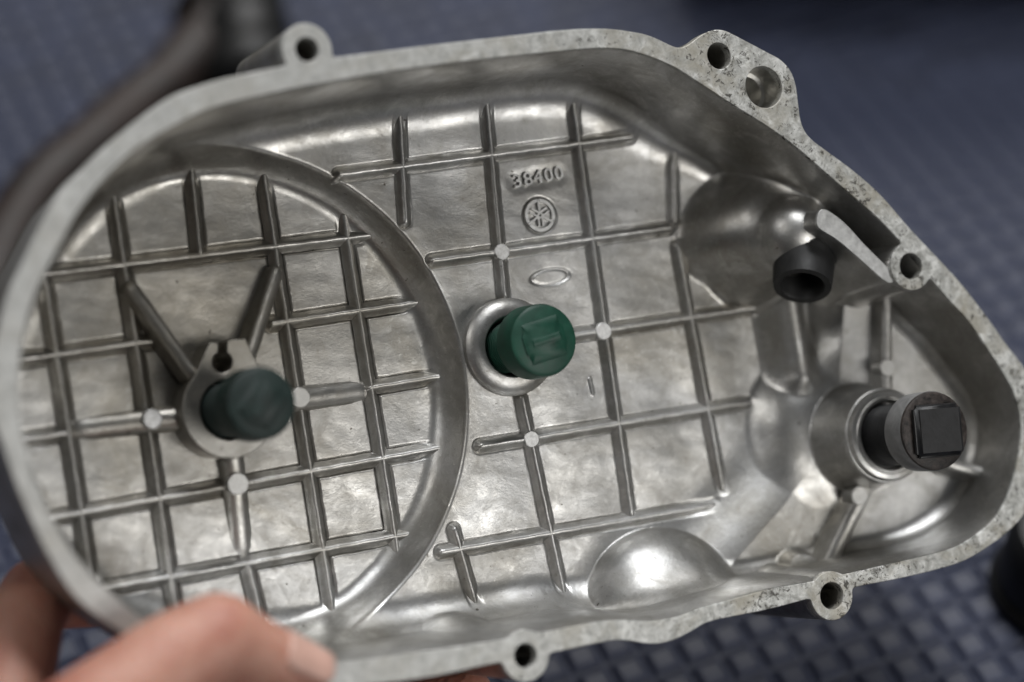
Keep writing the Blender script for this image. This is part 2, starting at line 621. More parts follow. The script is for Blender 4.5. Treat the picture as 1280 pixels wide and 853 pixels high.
def poly_sdf(X, Y, poly, step=1):
    """signed distance, positive inside"""
    d = np.full(X.shape, 1e9)
    ins = np.zeros(X.shape, bool)
    n = len(poly)
    for i in range(n):
        a, b = poly[i], poly[(i + 1) % n]
        d = np.minimum(d, seg_dist(X, Y, a, b))
        if a[1] != b[1]:
            m = ((a[1] > Y) != (b[1] > Y)) & (X < (b[0] - a[0]) * (Y - a[1]) / (b[1] - a[1]) + a[0])
            ins ^= m
    return np.where(ins, d, -d)


def smax(a, b, k):
    h = np.maximum(k - np.abs(a - b), 0) / k
    return np.maximum(a, b) + h * h * k * 0.25


def smin(a, b, k):
    return -smax(-a, -b, k)


def sstep(x, a, b):
    t = np.clip((x - a) / (b - a), 0, 1)
    return t * t * (3 - 2 * t)


def cheap_noise(X, Y, s, seed):
    r = np.random.RandomState(seed)
    z = np.zeros(X.shape)
    for k in range(9):
        a = r.rand() * 2 * PI
        f = (0.6 + r.rand() * 0.9) / s
        z += np.sin((X * math.cos(a) + Y * math.sin(a)) * f * 2 * PI + r.rand() * 6.28)
    return z / 3.0


PLAT_PX = [(1060, 330), (1052, 370), (1048, 440), (1045, 500), (1040, 555), (1012, 588), (985, 628), (950, 668), (912, 712),
           (885, 752), (900, 820), (1340, 800), (1340, 300), (1140, 250)]
inner_coarse = resample(inner0, 2.2)
WALL_SLOPE = math.tan(math.radians(86.5))


def heights(X, Y):
    """inner surface of the casting, mm below the rim face"""
    wd = poly_sdf(X, Y, inner_coarse)
    pd = poly_sdf(X, Y, resample(catmull(PS(PLAT_PX, W_PLAT)), 2.5))
    # ---- floors
    rd = np.hypot(X - DC[0], Y - DC[1])
    t = np.clip((rd - (DR - 7.2)) / 7.2, 0, 1)
    fl = W_DISC + (W_MAIN - W_DISC) * (0.75 * t ** 2.6 + 0.25 * t ** 1.5)
    fl = smin(np.where(rd > DR, W_MAIN + 2 * (rd - DR), fl), np.full(X.shape, W_MAIN), 1.6)
    fl = fl + 0.17 * cheap_noise(X, Y, 30, 3) + 0.016 * cheap_noise(X, Y, 6, 5)
    # ---- moulding grooves along the ribs
    gd = np.zeros(X.shape)
    for (a, b), top in RIBS:
        d = seg_dist(X, Y, a, b) + 0.05 * cheap_noise(X, Y, 6, 11)
        gw = 2.3 if top == RTOP_D else 2.0
        side = sstep(DR - 8.0 - rd, -3.0, 3.0) if top == RTOP_D else sstep(rd - DR, 0.2, 1.2)
        gd = np.maximum(gd, (1 - sstep(d, gw - 0.35, gw + 0.25)) * side)
    depth = np.where(rd < DR, 0.85, 0.65)
    fl = fl - depth * gd * sstep(wd, 5.5, 11.0) * (1 - sstep(pd, -16, -10))
    # shallow stamps
    a = math.radians(9)
    c = P(688, 346, W_MAIN)
    ex = ((X - c[0]) * math.cos(a) + (Y - c[1]) * math.sin(a)) / mm_of(52, 688, 346, W_MAIN) * 2
    ey = (-(X - c[0]) * math.sin(a) + (Y - c[1]) * math.cos(a)) / mm_of(19, 688, 346, W_MAIN) * 2
    er = np.hypot(ex, ey)
    fl = fl - 0.35 * np.exp(-((er - 1) / 0.10) ** 2) - 0.12 * (er < 1)
    d = seg_dist(X, Y, P(646, 228, W_MAIN), P(697, 218, W_MAIN))
    fl = fl - 0.22 * (1 - sstep(d, 0.8, 4.0))
    c = P(674.5, 269.5, W_MAIN)
    er_ = mm_of(41, 674, 269, W_MAIN) / 2
    fl = fl - 0.7 * (1 - sstep(np.hypot(X - c[0], Y - c[1]), er_ - 0.1, er_ + 0.9))
    d = seg_dist(X, Y, P(737, 474, W_MAIN), P(741, 492, W_MAIN))
    fl = fl + 0.5 * (1 - sstep(d, 0.2, 0.6))
    # ---- raised right hand side
    wp = W_PLAT + 1.0 + np.clip((X - P(1025, 600, -28)[0]) * 0.235, 0, 15)
    ramp_w = wp + (0.62 + 1.4 * sstep(Y, -5, 12)) * np.minimum(pd, 0)
    plat = smin(ramp_w, wp + 0.04 * cheap_noise(X, Y, 16, 9), 8.0)
    H = smax(fl, plat, 4.5)
    # stepped boss of the right plug
    rb = np.hypot(X - B_RIGHT[0], Y - B_RIGHT[1])
    bx = np.maximum(np.maximum(B_RIGHT[0] - 8.0 - X, 0), np.maximum(X - B_RIGHT[0], 0))
    by = np.maximum(np.abs(Y - B_RIGHT[1]) - 3.0, 0)
    bd = np.hypot(bx, by) - 13.0
    H = smax(H, smin(np.full(X.shape, -29.0), -29.0 - 0.85 * bd - 0.02 * np.maximum(bd, 0) ** 2, 6.0), 2.4)
    H = smax(H, smin(np.full(X.shape, W_RB - 2.0), W_RB - 2.0 - 7.0 * (rb - RB_RIGHT - 0.8), 1.5), 1.6)
    # mound carrying the drain tube
    c = P(985, 268, -20)
    a = math.radians(24)
    mx = ((X - c[0]) * math.cos(a) + (Y - c[1]) * math.sin(a)) / np.where((X - c[0]) * math.cos(a) + (Y - c[1]) * math.sin(a) < 0, 27.0, 34.0)
    my = (-(X - c[0]) * math.sin(a) + (Y - c[1]) * math.cos(a)) / 17.5
    q = np.hypot(mx, my)
    H = smax(H, W_MAIN - 3.0 + 26.0 * (1 - np.minimum(q, 1) ** 2) ** 0.85 - 9 * np.maximum(q - 1, 0), 4.0)
    c = P(1003, 291, -12)
    d = np.hypot(X - c[0], Y - c[1])
    H = smax(H, -7.5 - 10.5 + np.sqrt(np.maximum(10.5 ** 2 - np.minimum(d, 10.5) ** 2, 0)) - 2.5 * np.maximum(d - 10.5, 0), 4.5)
    # column under the tube
    d = seg_dist(X, Y, P(985, 350, -30), P(1005, 470, -30))
    H = smax(H, -29 - 0.16 * d ** 2, 5)
    # dome and its shoulder
    c = P(822, 754, W_MAIN)
    q = np.hypot((X - c[0]) / 22.5, (Y - c[1]) / 20.5)
    H = smax(H, W_MAIN + 13.5 * (1 - np.minimum(q, 1) ** 2.3) ** 0.62 - 12 * np.maximum(q - 1, 0) + 2.2 * np.exp(-((X - c[0] - 9) / 7) ** 2 - ((Y - c[1] - 3) / 9) ** 2), 3.6)
    # small moulded disc by the lower bar
    c = P(1000, 716, W_PLAT + 2)
    r = np.hypot(X - c[0], Y - c[1])
    H = smax(H, W_PLAT + 3.6 - 3 * np.maximum(r - 5.2, 0), 0.8)
    # low hump beside the bottom bolt
    c = P(578, 806, -29)
    r = np.hypot((X - c[0]) / 11, (Y - c[1]) / 8)
    H = smax(H, -23.5 - 14 * r ** 3, 2.0)
    # ---- side wall
    wall = -WALL_SLOPE * np.maximum(wd, -1) - 0.0
    FR = 10.0 - 5.0 * sstep(X, 50, 85)
    df = np.maximum(wd + H / WALL_SLOPE, 0)
    df = np.minimum(df, FR)
    H = H + FR - np.sqrt(FR * FR - (FR - df) ** 2)
    H = smax(H, wall, 1.5)
    for (cu, cv, R, r_) in (LUGS[2], LUGS[3], LUGS[4]):
        dl = np.hypot(X - cu, Y - cv) - R
        H = smax(H, -WALL_SLOPE * np.maximum(dl, -0.5), 5)
    for (cu, cv, R, r_) in LUGS:
        H = np.where(np.hypot(X - cu, Y - cv) < R - 0.9, -36.0, H)
    # ---- bores
    for (c, rh, bot) in ((B_MAIN, RH_MAIN, -52), (B_LEFT, RH_LEFT, -56), (B_RIGHT, RH_RIGHT, -42), (P(278, 453, -37), 1.6, -56)):
        r = np.hypot(X - c[0], Y - c[1])
        H = np.where(r < rh + 0.9, bot, H)
    return np.minimum(H, -0.8), wd


# ================================================================== setting: mat, floor
ground = mesh_obj('floor', [(-4, -3, -0.012), (4, -3, -0.012), (4, 6, -0.012), (-4, 6, -0.012)], [(0, 1, 2, 3)], FLOORM, None, False, 1.0)
tag(ground, kind='structure')

M0 = GP(640, -75)                                     # far edge of the mat in view
PITCH_M = 0.0108                                     # one tread pad of the mat
ANG = math.radians(24)
ca, sa = math.cos(ANG), math.sin(ANG)
bmm = bmesh.new()
x0, x1, y0, y1 = -0.36, 0.36, 0.02, M0.y
v = [bmm.verts.new(p) for p in ((x0, y0, -0.0015), (x1, y0, -0.0015), (x1, y1, -0.0015), (x0, y1, -0.0015), (x0, y0, -0.0115), (x1, y0, -0.0115), (x1, y1, -0.0115), (x0, y1, -0.0115))]
for f in ((0, 1, 2, 3), (0, 4, 5, 1), (1, 5, 6, 2), (2, 6, 7, 3), (3, 7, 4, 0)):
    bmm.faces.new([v[i] for i in f])
mat_obj = bm_obj('blue_tread_mat', bmm, MATBLUE, None, False)
tag(mat_obj, 'dark blue rubber mat with raised square tread under the metal cover', 'mat', kind='structure')
# one pad: a low truncated pyramid
h2, t2 = PITCH_M * 0.49, PITCH_M * 0.31
PADV = [(-h2, -h2, -.0016), (h2, -h2, -.0016), (h2, h2, -.0016), (-h2, h2, -.0016), (-t2, -t2, .0000), (t2, -t2, .0000), (t2, t2, .0000), (-t2, t2, .0000)]
PADF = [(4, 5, 6, 7), (0, 1, 5, 4), (1, 2, 6, 5), (2, 3, 7, 6), (3, 0, 4, 7)]
pad_me = bpy.data.meshes.new('tread_pad')
bmp = bmesh.new()
pv = [bmp.verts.new((p[0] * ca - p[1] * sa, p[0] * sa + p[1] * ca, p[2])) for p in PADV]
for f in PADF:
    bmp.faces.new([pv[i] for i in f])
bmesh.ops.bevel(bmp, geom=[e for e in bmp.edges if all(v_.co.z > -0.001 for v_ in e.verts)], offset=0.0005, segments=1, affect='EDGES')
bmp.to_mesh(pad_me)
pv_all = [tuple(v_.co) for v_ in bmp.verts]
bmp.verts.index_update()
pf_all = [tuple(v_.index for v_ in f.verts) for f in bmp.faces]
bmp.free()
pad_me.materials.append(MATBLUE)
cands = []
CIN = CAMM.inverted()
for i in range(-70, 71):
    for j in range(-70, 71):
        x = (i * ca - j * sa) * PITCH_M
        y = (i * sa + j * ca) * PITCH_M + 0.42
        if not (x0 + .008 < x < x1 - .008 and y0 + .008 < y < y1 - .008):
            continue
        q = CIN @ Vector((x, y, 0))
        px, py = 640 + FPX * q.x / -q.z, 426.5 - FPX * q.y / -q.z
        hid = (1 if (-20 < px < 1300 and -20 < py < 873) else 0)
        covered = (200 < px < 1000 and 120 < py < 740) or (60 < px < 680 and 100 < py < 853 and not (60 < px < 190 and 740 < py))
        score = -1e6 if not hid else (-1000 if covered else 0) - (-q.z) * 100
        cands.append((score, x, y))
cands.sort(reverse=True)
for s, x, y in cands[:300]:
    o = bpy.data.objects.new('tread_pad', pad_me)
    o.location = (x, y, 0)
    link(o, mat_obj)
vv, ff = [], []
for s, x, y in cands[300:]:
    b0 = len(vv)
    vv += [(p[0] + x, p[1] + y, p[2]) for p in pv_all]
    ff += [tuple(q + b0 for q in f) for f in pf_all]
rest = mesh_obj('tread_pads', vv, ff, MATBLUE, mat_obj, False, 1.0)
tag(rest, kind='stuff')

# ================================================================== the cover
cover = empty('clutch_cover', COVM)
tag(cover, 'cast aluminium clutch cover seen from inside, with ribs, round recess and bolt lugs', 'engine cover')

# ---- inner shell
STEP = 0.29
allp = np.array(inner0)
gx = np.arange(allp[:, 0].min() - 1.5, allp[:, 0].max() + 1.5, STEP)
gy = np.arange(allp[:, 1].min() - 1.5, allp[:, 1].max() + 1.5, STEP)
GX, GY = np.meshgrid(gx, gy)
HH, WD = heights(GX, GY)
ny, nx = GX.shape
keepv = WD > -0.9
idx = -np.ones(GX.shape, int)
idx[keepv] = np.arange(keepv.sum())
a, b, c, d = idx[:-1, :-1], idx[:-1, 1:], idx[1:, 1:], idx[1:, :-1]
ok = (a >= 0) & (b >= 0) & (c >= 0) & (d >= 0)
quads = np.stack([a[ok], b[ok], c[ok], d[ok]], 1).astype(np.int32)
co = np.stack([GX[keepv], GY[keepv], HH[keepv]], 1) * 0.001
me = bpy.data.meshes.new('inner_shell')
me.vertices.add(len(co))
me.vertices.foreach_set('co', co.astype(np.float32).ravel())
me.loops.add(quads.size)
me.loops.foreach_set('vertex_index', quads.ravel())
me.polygons.add(len(quads))
me.polygons.foreach_set('loop_start', np.arange(0, quads.size, 4, dtype=np.int32))
me.update(calc_edges=True)
me.polygons.foreach_set('use_smooth', [True] * len(quads))
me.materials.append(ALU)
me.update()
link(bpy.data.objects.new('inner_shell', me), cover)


def h_at(u, v_):
    """bilinear lookup of the shell height"""
    fx, fy = (u - gx[0]) / STEP, (v_ - gy[0]) / STEP
    i, j = int(np.clip(fx, 0, nx - 2)), int(np.clip(fy, 0, ny - 2))
    fx -= i; fy -= j
    return float(HH[j, i] * (1 - fx) * (1 - fy) + HH[j, i + 1] * fx * (1 - fy) + HH[j + 1, i] * (1 - fx) * fy + HH[j + 1, i + 1] * fx * fy)


# ---- smooth side wall and outer wall, lofted along the contours
def loft(name, contour, prof, mat, cap=None, seg_smooth=6):
    p = np.array(relax(contour, seg_smooth))
    t = np.roll(p, -1, 0) - np.roll(p, 1, 0)
    t /= np.linalg.norm(t, axis=1)[:, None]
    nrm = np.stack([-t[:, 1], t[:, 0]], 1)
    # make normals point inward
    area = 0.5 * np.sum(p[:, 0] * np.roll(p[:, 1], -1) - np.roll(p[:, 0], -1) * p[:, 1])
    if area < 0:
        nrm = -nrm
    n = len(p)
    verts, faces = [], []
    for (dd, w) in prof:
        q = p + nrm * dd
        verts += [(x, y, w) for x, y in q]
    for k in range(len(prof) - 1):
        for i in range(n):
            j = (i + 1) % n
            faces.append((k * n + i, k * n + j, (k + 1) * n + j, (k + 1) * n + i))
    if cap:
        faces.append(tuple(range((len(prof) - 1) * n, len(prof) * n)))
    return mesh_obj(name, verts, faces, mat, cover)


inner_wall_c = resample(inner0, 0.9)
dr = 1 / WALL_SLOPE
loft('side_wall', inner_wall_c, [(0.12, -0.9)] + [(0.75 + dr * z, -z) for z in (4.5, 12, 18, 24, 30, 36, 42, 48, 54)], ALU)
ow = loft('outer_wall', resample(outer0, 0.9), [(0.35, -3.2), (0.6, -8), (1.2, -20), (2.2, -34), (4, -46), (7, -54), (11, -58.5)], ALU_ROUGH, cap=True)
for k, (cu, cv, R, r) in enumerate(LUGS):
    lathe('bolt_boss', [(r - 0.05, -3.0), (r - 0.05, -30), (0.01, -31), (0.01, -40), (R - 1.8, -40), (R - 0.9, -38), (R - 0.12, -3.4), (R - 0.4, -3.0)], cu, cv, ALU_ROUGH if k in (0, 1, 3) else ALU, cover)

# ---- rim with its bolt holes
BIGH = P(955, 109)
RBIG = mm_of(52, 955, 109, 0) / 2
rim_loops = [outer, inner] + [circle(l[:2], l[3]) for l in LUGS] + [circle(BIGH, RBIG)]
curve_plate('rim', rim_loops, 0.0, 3.8, GASKET, cover, 0.22)
lathe('dowel_bore', [(RBIG - 0.04, -3.0), (RBIG - 0.04, -9), (RBIG - 1.1, -9.2), (RBIG - 1.1, -16), (0.01, -16.5), (0.01, -20), (RBIG + 2, -20), (RBIG + 2, -3.4)], BIGH[0], BIGH[1], BORED, cover)

# ---- ribs: one bar each
def rib_mesh(a, b, top, r=1.65, r2=None, top2=None):
    """low rounded ridge with a soft foot, rounded at both ends"""
    ax, ay = a; bx, by = b
    L = math.hypot(bx - ax, by - ay)
    tx, ty = (bx - ax) / L, (by - ay) / L
    r2 = r if r2 is None else r2
    top2 = top if top2 is None else top2
    ns = max(6, int(L / 1.2))
    samp = [(0.0, -e) for e in (1.45, 1.2, 0.95, 0.7, 0.45, 0.2)] + [(i / ns, 0.0) for i in range(ns + 1)] + [(1.0, e) for e in (0.2, 0.45, 0.7, 0.95, 1.2, 1.45)]
    cols = (-1.45, -1.2, -1.0, -0.8, -0.6, -0.4, -0.2, 0, 0.2, 0.4, 0.6, 0.8, 1.0, 1.2, 1.45)
    verts, faces = [], []
    for (t, e) in samp:
        rr = r + (r2 - r) * t
        tp = top + (top2 - top) * t
        s = t * L + e * rr
        for cc in cols:
            q = math.hypot(e, cc)
            z = tp - 2.1 * rr * (1 - 1 / (1 + (q / 1.04) ** 2.7))
            wob = 0.05 * math.sin(s * 0.9 + a[0])
            dd = cc * rr + wob
            verts.append((ax + tx * s - ty * dd, ay + ty * s + tx * dd, z))
    n = len(cols)
    for i in range(len(samp) - 1):
        for k in range(n - 1):
            faces.append((i * n + k, i * n + k + 1, (i + 1) * n + k + 1, (i + 1) * n + k))
    return verts, faces


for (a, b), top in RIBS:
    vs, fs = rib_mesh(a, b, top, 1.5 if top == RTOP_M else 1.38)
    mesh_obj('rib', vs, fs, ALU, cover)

def bar_mesh(a, b, top, r=1.65, r2=None, top2=None):
    ax, ay = a; bx, by = b
    L = math.hypot(bx - ax, by - ay)
    tx, ty = (bx - ax) / L, (by - ay) / L
    r2 = r if r2 is None else r2
    top2 = top if top2 is None else top2
    ns = max(6, int(L / 1.2))
    samp = []
    for e in (-1.0, -0.93, -0.75, -0.45):
        samp.append((0.0, e))
    for i in range(ns + 1):
        samp.append((i / ns, 0.0))
    for e in (0.45, 0.75, 0.93, 1.0):
        samp.append((1.0, e))
    M = 12
    verts, faces = [], []
    for (t, e) in samp:
        rr = r + (r2 - r) * t
        tp = top + (top2 - top) * t
        s = t * L + e * rr
        hw = rr * math.sqrt(max(0.0, 1 - e * e))
        for k in range(M + 1):
            ang = PI * (0.13 + 0.74 * k / M)
            dd = -math.cos(ang) * hw
            z = tp - rr + math.sin(ang) * hw
            if k in (0, M):
                dd *= 1.22
                z = tp - rr - 5.0
            elif k in (1, M - 1):
                dd *= 1.05
                z = tp - rr * 1.0
            wob = 0.05 * math.sin(s * 0.9 + a[0])
            verts.append((ax + tx * s - ty * (dd + wob), ay + ty * s + tx * (dd + wob), z))
    n = M + 1
    for i in range(len(samp) - 1):
        for k in range(M):
            faces.append((i * n + k, i * n + k + 1, (i + 1) * n + k + 1, (i + 1) * n + k))
    return verts, faces


# ---- round ejector-pin marks
for (x, y, r, w) in [(628, 315, 10.5, RTOP_M + .25), (755, 414, 11, RTOP_M + .3), (665, 549, 10.5, RTOP_M + .25),
                     (191, 524, 12.5, -42.2), (376, 497, 13, -42.2), (298, 605, 14, -42.2), (1110, 460, 11, -20.7), (1075, 620, 12, -22.0)]:
    c = P(x, y, w)
    rm = mm_of(2 * r, x, y, w) / 2
    lathe('ejector_pin_mark', [(0.01, w), (rm - 0.25, w), (rm, w - 0.2), (rm + 0.1, w - 5)], c[0], c[1], PINMARK, cover, 32)

# ---- bosses round the three bores
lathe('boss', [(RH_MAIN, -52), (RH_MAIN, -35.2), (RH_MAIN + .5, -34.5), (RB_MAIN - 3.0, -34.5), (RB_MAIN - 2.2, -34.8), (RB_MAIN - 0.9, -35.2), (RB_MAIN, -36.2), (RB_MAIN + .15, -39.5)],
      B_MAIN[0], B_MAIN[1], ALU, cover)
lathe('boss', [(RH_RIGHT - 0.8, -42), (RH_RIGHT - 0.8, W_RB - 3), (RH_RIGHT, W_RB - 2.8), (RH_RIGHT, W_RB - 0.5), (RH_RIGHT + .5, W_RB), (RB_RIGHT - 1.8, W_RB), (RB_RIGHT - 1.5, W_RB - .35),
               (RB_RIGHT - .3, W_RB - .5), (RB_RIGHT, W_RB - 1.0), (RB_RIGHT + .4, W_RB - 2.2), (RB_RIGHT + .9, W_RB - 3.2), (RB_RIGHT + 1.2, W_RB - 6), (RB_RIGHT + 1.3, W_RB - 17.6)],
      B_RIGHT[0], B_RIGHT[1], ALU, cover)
# keyed plate above the left bore
WK = -37.0
kc = P(278, 453, WK)
kr = mm_of(26, 278, 453, WK) / 2
pc_l, pc_r = P(262, 429, WK), P(307, 423, WK)
sl_l, sl_r = P(273.5, 427.5, WK), P(284.5, 426, WK)


def ang_of(p, c):
    return math.atan2(p[1] - c[1], p[0] - c[0])


a_l, a_r = ang_of(P(243, 470, WK), B_LEFT), ang_of(P(324, 478, WK), B_LEFT)
if a_l < a_r:
    a_l += 2 * PI
outline = [(B_LEFT[0] + RB_LEFT * math.cos(t_), B_LEFT[1] + RB_LEFT * math.sin(t_)) for t_ in np.linspace(a_l, a_r + 2 * PI, 70)]
outline += [pc_r, sl_r]
hl, hr = math.radians(115), math.radians(65)
outline += [(kc[0] + kr * math.cos(t_), kc[1] + kr * math.sin(t_)) for t_ in np.linspace(hr, hl - 2 * PI, 26)]
outline += [sl_l, pc_l]
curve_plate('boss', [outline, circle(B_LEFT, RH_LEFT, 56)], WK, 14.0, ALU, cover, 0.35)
# ---- spokes of the left boss
for (p, q, r, r2, w1, w2) in [((168, 362), (243, 467), 2.5, 2.2, -42.0, -37.8), ((347, 342), (312, 452), 2.5, 2.2, -42.0, -37.8),
                              ((104, 536), (232, 521), 4.3, 3.9, -46.2, -42.4), ((452, 489), (345, 502), 4.3, 3.9, -46.2, -42.2), ((304, 684), (294, 572), 4.3, 3.9, -46.2, -42.4)]:
    a, b = P(*p, w1), P(*q, w2)
    vs, fs = bar_mesh(a, b, w1, r, r2, w2)
    mesh_obj('spoke', vs, fs, ALU, cover)
# bars of the right boss
for (p, q, r, r2, w1, w2) in [((1098, 585), (1034, 716), 3.2, 3.2, -22.3, -24.0), ((1111, 362), (1111, 494), 2.3, 2.3, -21.0, -21.0), ((1190, 580), (1252, 598), 2.3, 2.3, -14.5, -12.5)]:
    a, b = P(*p, w1), P(*q, w2)
    vs, fs = bar_mesh(a, b, w1, r, r2, w2)
    mesh_obj('brace_bar', vs, fs, ALU, cover)

# ---- machined arm beside the drain tube
arm = PS([(1021, 278), (1024, 265), (1032, 262), (1055, 278), (1080, 305), (1107, 332), (1119, 344), (1116, 353), (1105, 350), (1072, 321), (1047, 300), (1025, 286)], -1.2)
arm = resample(catmull(arm), 0.5)
curve_plate('arm_face', [arm], -1.2, 1.2, MACH, cover, 0.12)
pa = np.array(arm)
cen = pa.mean(0)
vs, fs = [], []
N = len(arm)
for k, (sc, z) in enumerate(((0.0, -1.9), (0.15, -8), (0.6, -16), (1.4, -24), (3.4, -34))):
    t = np.roll(pa, -1, 0) - np.roll(pa, 1, 0)
    t /= np.linalg.norm(t, axis=1)[:, None]
    nn = np.stack([t[:, 1], -t[:, 0]], 1)
    if np.sum(nn * (pa - cen)) < 0:
        nn = -nn
    vs += [(x, y, z) for x, y in pa + nn * (sc - 0.05)]
for k in range(4):
    for i in range(N):
        j = (i + 1) % N
        fs.append((k * N + i, k * N + j, (k + 1) * N + j, (k + 1) * N + i))
mesh_obj('arm', vs, fs, ALU, cover)

# ---- cast lettering and emblem
fc = bpy.data.curves.new('casting_number', 'FONT')
fc.body = '38400'
fc.align_x, fc.align_y = 'CENTER', 'CENTER'
fc.size = 0.0051
fc.extrude = 0.00045
fc.bevel_depth = 0.00005
fc.offset = 0.0
fc.space_character = 1.15
tmp = bpy.data.objects.new('tmp_text', fc)
COL.objects.link(tmp)
bpy.context.view_layer.update()
me = bpy.data.meshes.new_from_object(tmp.evaluated_get(bpy.context.evaluated_depsgraph_get()))
bpy.data.objects.remove(tmp)
me.name = 'casting_number'
me.materials.clear()
me.materials.append(WORN)
o = link(bpy.data.objects.new('casting_number', me), cover)
tc = P(671.5, 222.5, W_MAIN)
p0, p1 = P(641, 229, W_MAIN), P(702, 217, W_MAIN)
o.location = (tc[0] * .001, tc[1] * .001, (h_at(*tc) + 0.55) * .001)
o.rotation_euler = (0, 0, math.atan2(p1[1] - p0[1], p1[0] - p0[0]))
wdt = max(v_.co.x for v_ in me.vertices) - min(v_.co.x for v_ in me.vertices)
o.scale = (math.hypot(p1[0] - p0[0], p1[1] - p0[1]) * .001 / wdt, 1, 1)

ec = P(674.5, 269.5, W_MAIN)
er = mm_of(41, 674, 269, W_MAIN) / 2
bme = bmesh.new()
eb = (h_at(*ec) - 0.3)
et = eb + 1.45


def prism(bm, pts, z0, z1):
    lo = [bm.verts.new((x * .001, y * .001, z0 * .001)) for x, y in pts]
    hi = [bm.verts.new((x * .001, y * .001, z1 * .001)) for x, y in pts]
    n = len(pts)
    bm.faces.new(hi)
    for i in range(n):
        bm.faces.new((lo[i], lo[(i + 1) % n], hi[(i + 1) % n], hi[i]))


rot0 = math.radians(96)
for k in range(3):
    a0 = rot0 + k * 2 * PI / 3
    arc = [a0 + math.radians(6) + math.radians(108) * i / 16 for i in range(17)]
    pts = [(ec[0] + er * math.cos(t), ec[1] + er * math.sin(t)) for t in arc] + [(ec[0] + er * 0.80 * math.cos(t), ec[1] + er * 0.80 * math.sin(t)) for t in reversed(arc)]
    prism(bme, pts, eb, et)

    def bar(f0, f1, off, hw):
        dx, dy = math.cos(a0), math.sin(a0)
        q = []
        for f, s in ((f0, -1), (f1, -1), (f1, 1), (f0, 1)):
            o_ = off + s * hw
            q.append((ec[0] + er * (f * dx - o_ * dy), ec[1] + er * (f * dy + o_ * dx)))
        prism(bme, q, eb, et - 0.05 - 0.02 * k)
    bar(0.12, 0.97, 0, 0.065)
    bar(-0.66, 0.10, 0.13, 0.05)
    bar(-0.66, 0.10, -0.13, 0.05)
bm_obj('emblem', bme, WORN, cover, False)


# ================================================================== plugs standing in the bores
def plug(name, c, w0, w1, rn, rc, cap_t, mats, label, cat, lean=(0, 0), rot=20, block=0.62, block_h=5.0, taper=0.94, group=None, face=None, roof=None):
    """round neck in the bore, wider cap, square grip on top; w0 = foot, w1 = top of the cap"""
    m = COVM @ Matrix.Translation((c[0] * .001, c[1] * .001, w0 * .001))
    t = empty(name, m)
    tag(t, label, cat, group)
    L = w1 - w0
    neck, capm, gripm = mats
    nk = [(0.01, 0), (rn * 0.9, 0), (rn * 0.96, 1.0)]
    zz = 2.0
    while zz < L - cap_t - 0.5:                        # fine thread-like rings
        nk += [(rn, zz), (rn, zz + 0.55), (rn * 0.972, zz + 0.65), (rn * 0.972, zz + 1.05)]
        zz += 1.15
    nk += [(rn, L - cap_t - .2), (rn, L - cap_t + .3)]
    ob = lathe('neck', nk, 0, 0, neck, t, 48)
    if face is None:
        lathe('cap', [(rn - .3, L - cap_t), (rc * 0.955, L - cap_t), (rc, L - cap_t + .6), (rc * 0.985, L - 1.6), (rc * 0.95, L - .5), (rc * 0.86, L), (0.01, L)], 0, 0, capm, t, 56)
    else:
        lathe('cap', [(rn - .3, L - cap_t), (rc * 0.955, L - cap_t), (rc * 0.985, L - cap_t + .6), (rc, L - 1.3), (rc * 0.96, L - .6), (0.01, L - .6)], 0, 0, capm, t, 56)
        lathe('cap_face', [(rc * 0.985, L - 1.0), (rc * 0.97, L - .35), (rc * 0.90, L), (0.01, L)], 0, 0, face, t, 56)
    bm = bmesh.new()
    s = rc * block
    bmesh.ops.create_cube(bm, size=1)
    for v_ in bm.verts:
        up = v_.co.z > 0
        f = taper if up else 1.0
        x, y = v_.co.x * 2 * s * f, v_.co.y * 2 * s * (f if roof is None or not up else roof) * 0.94
        a_ = math.radians(rot)
        v_.co = Vector(((x * math.cos(a_) - y * math.sin(a_)) * .001, (x * math.sin(a_) + y * math.cos(a_)) * .001, (L + (block_h if up else -0.4)) * .001))
    bmesh.ops.bevel(bm, geom=list(bm.edges), offset=0.0011, segments=3, affect='EDGES')
    bm_obj('grip', bm, gripm, t, True, 50)
    return t


c_l, c_m, c_r = B_LEFT, B_MAIN, B_RIGHT
plug('bore_plug', (c_m[0], c_m[1]), -51, -15.5, RH_MAIN * 0.86, mm_of(93, 679, 430, -20) / 2, 9, (GREEN, GREEN, GREEN),
     'green plastic plug in the middle bore of the cover, beside the casting number', 'plug', rot=16, block=0.70, block_h=1.6, taper=0.74, roof=0.30)
plug('bore_plug', (c_l[0], c_l[1]), -55, -12, RH_LEFT * 0.9, mm_of(92, 318, 503, -21) / 2, 10, (DARKGREEN, DARKGREEN, DARKGREEN),
     'very dark green plastic plug in the five-spoked boss of the round recess', 'plug', rot=58, block=0.70, block_h=1.3, taper=0.78, roof=0.35)
plug('bore_plug', (c_r[0], c_r[1]), -41, 9.5, RH_RIGHT * 0.92, mm_of(100, 1174, 532, 9) / 2, 9, (BLACKPL, GREYBAND, BLACKPL),
     'scuffed black plug with grey collar and square grip in the stepped boss', 'plug', rot=3, block=0.72, block_h=2.6, taper=0.95, face=DIRTYPL)

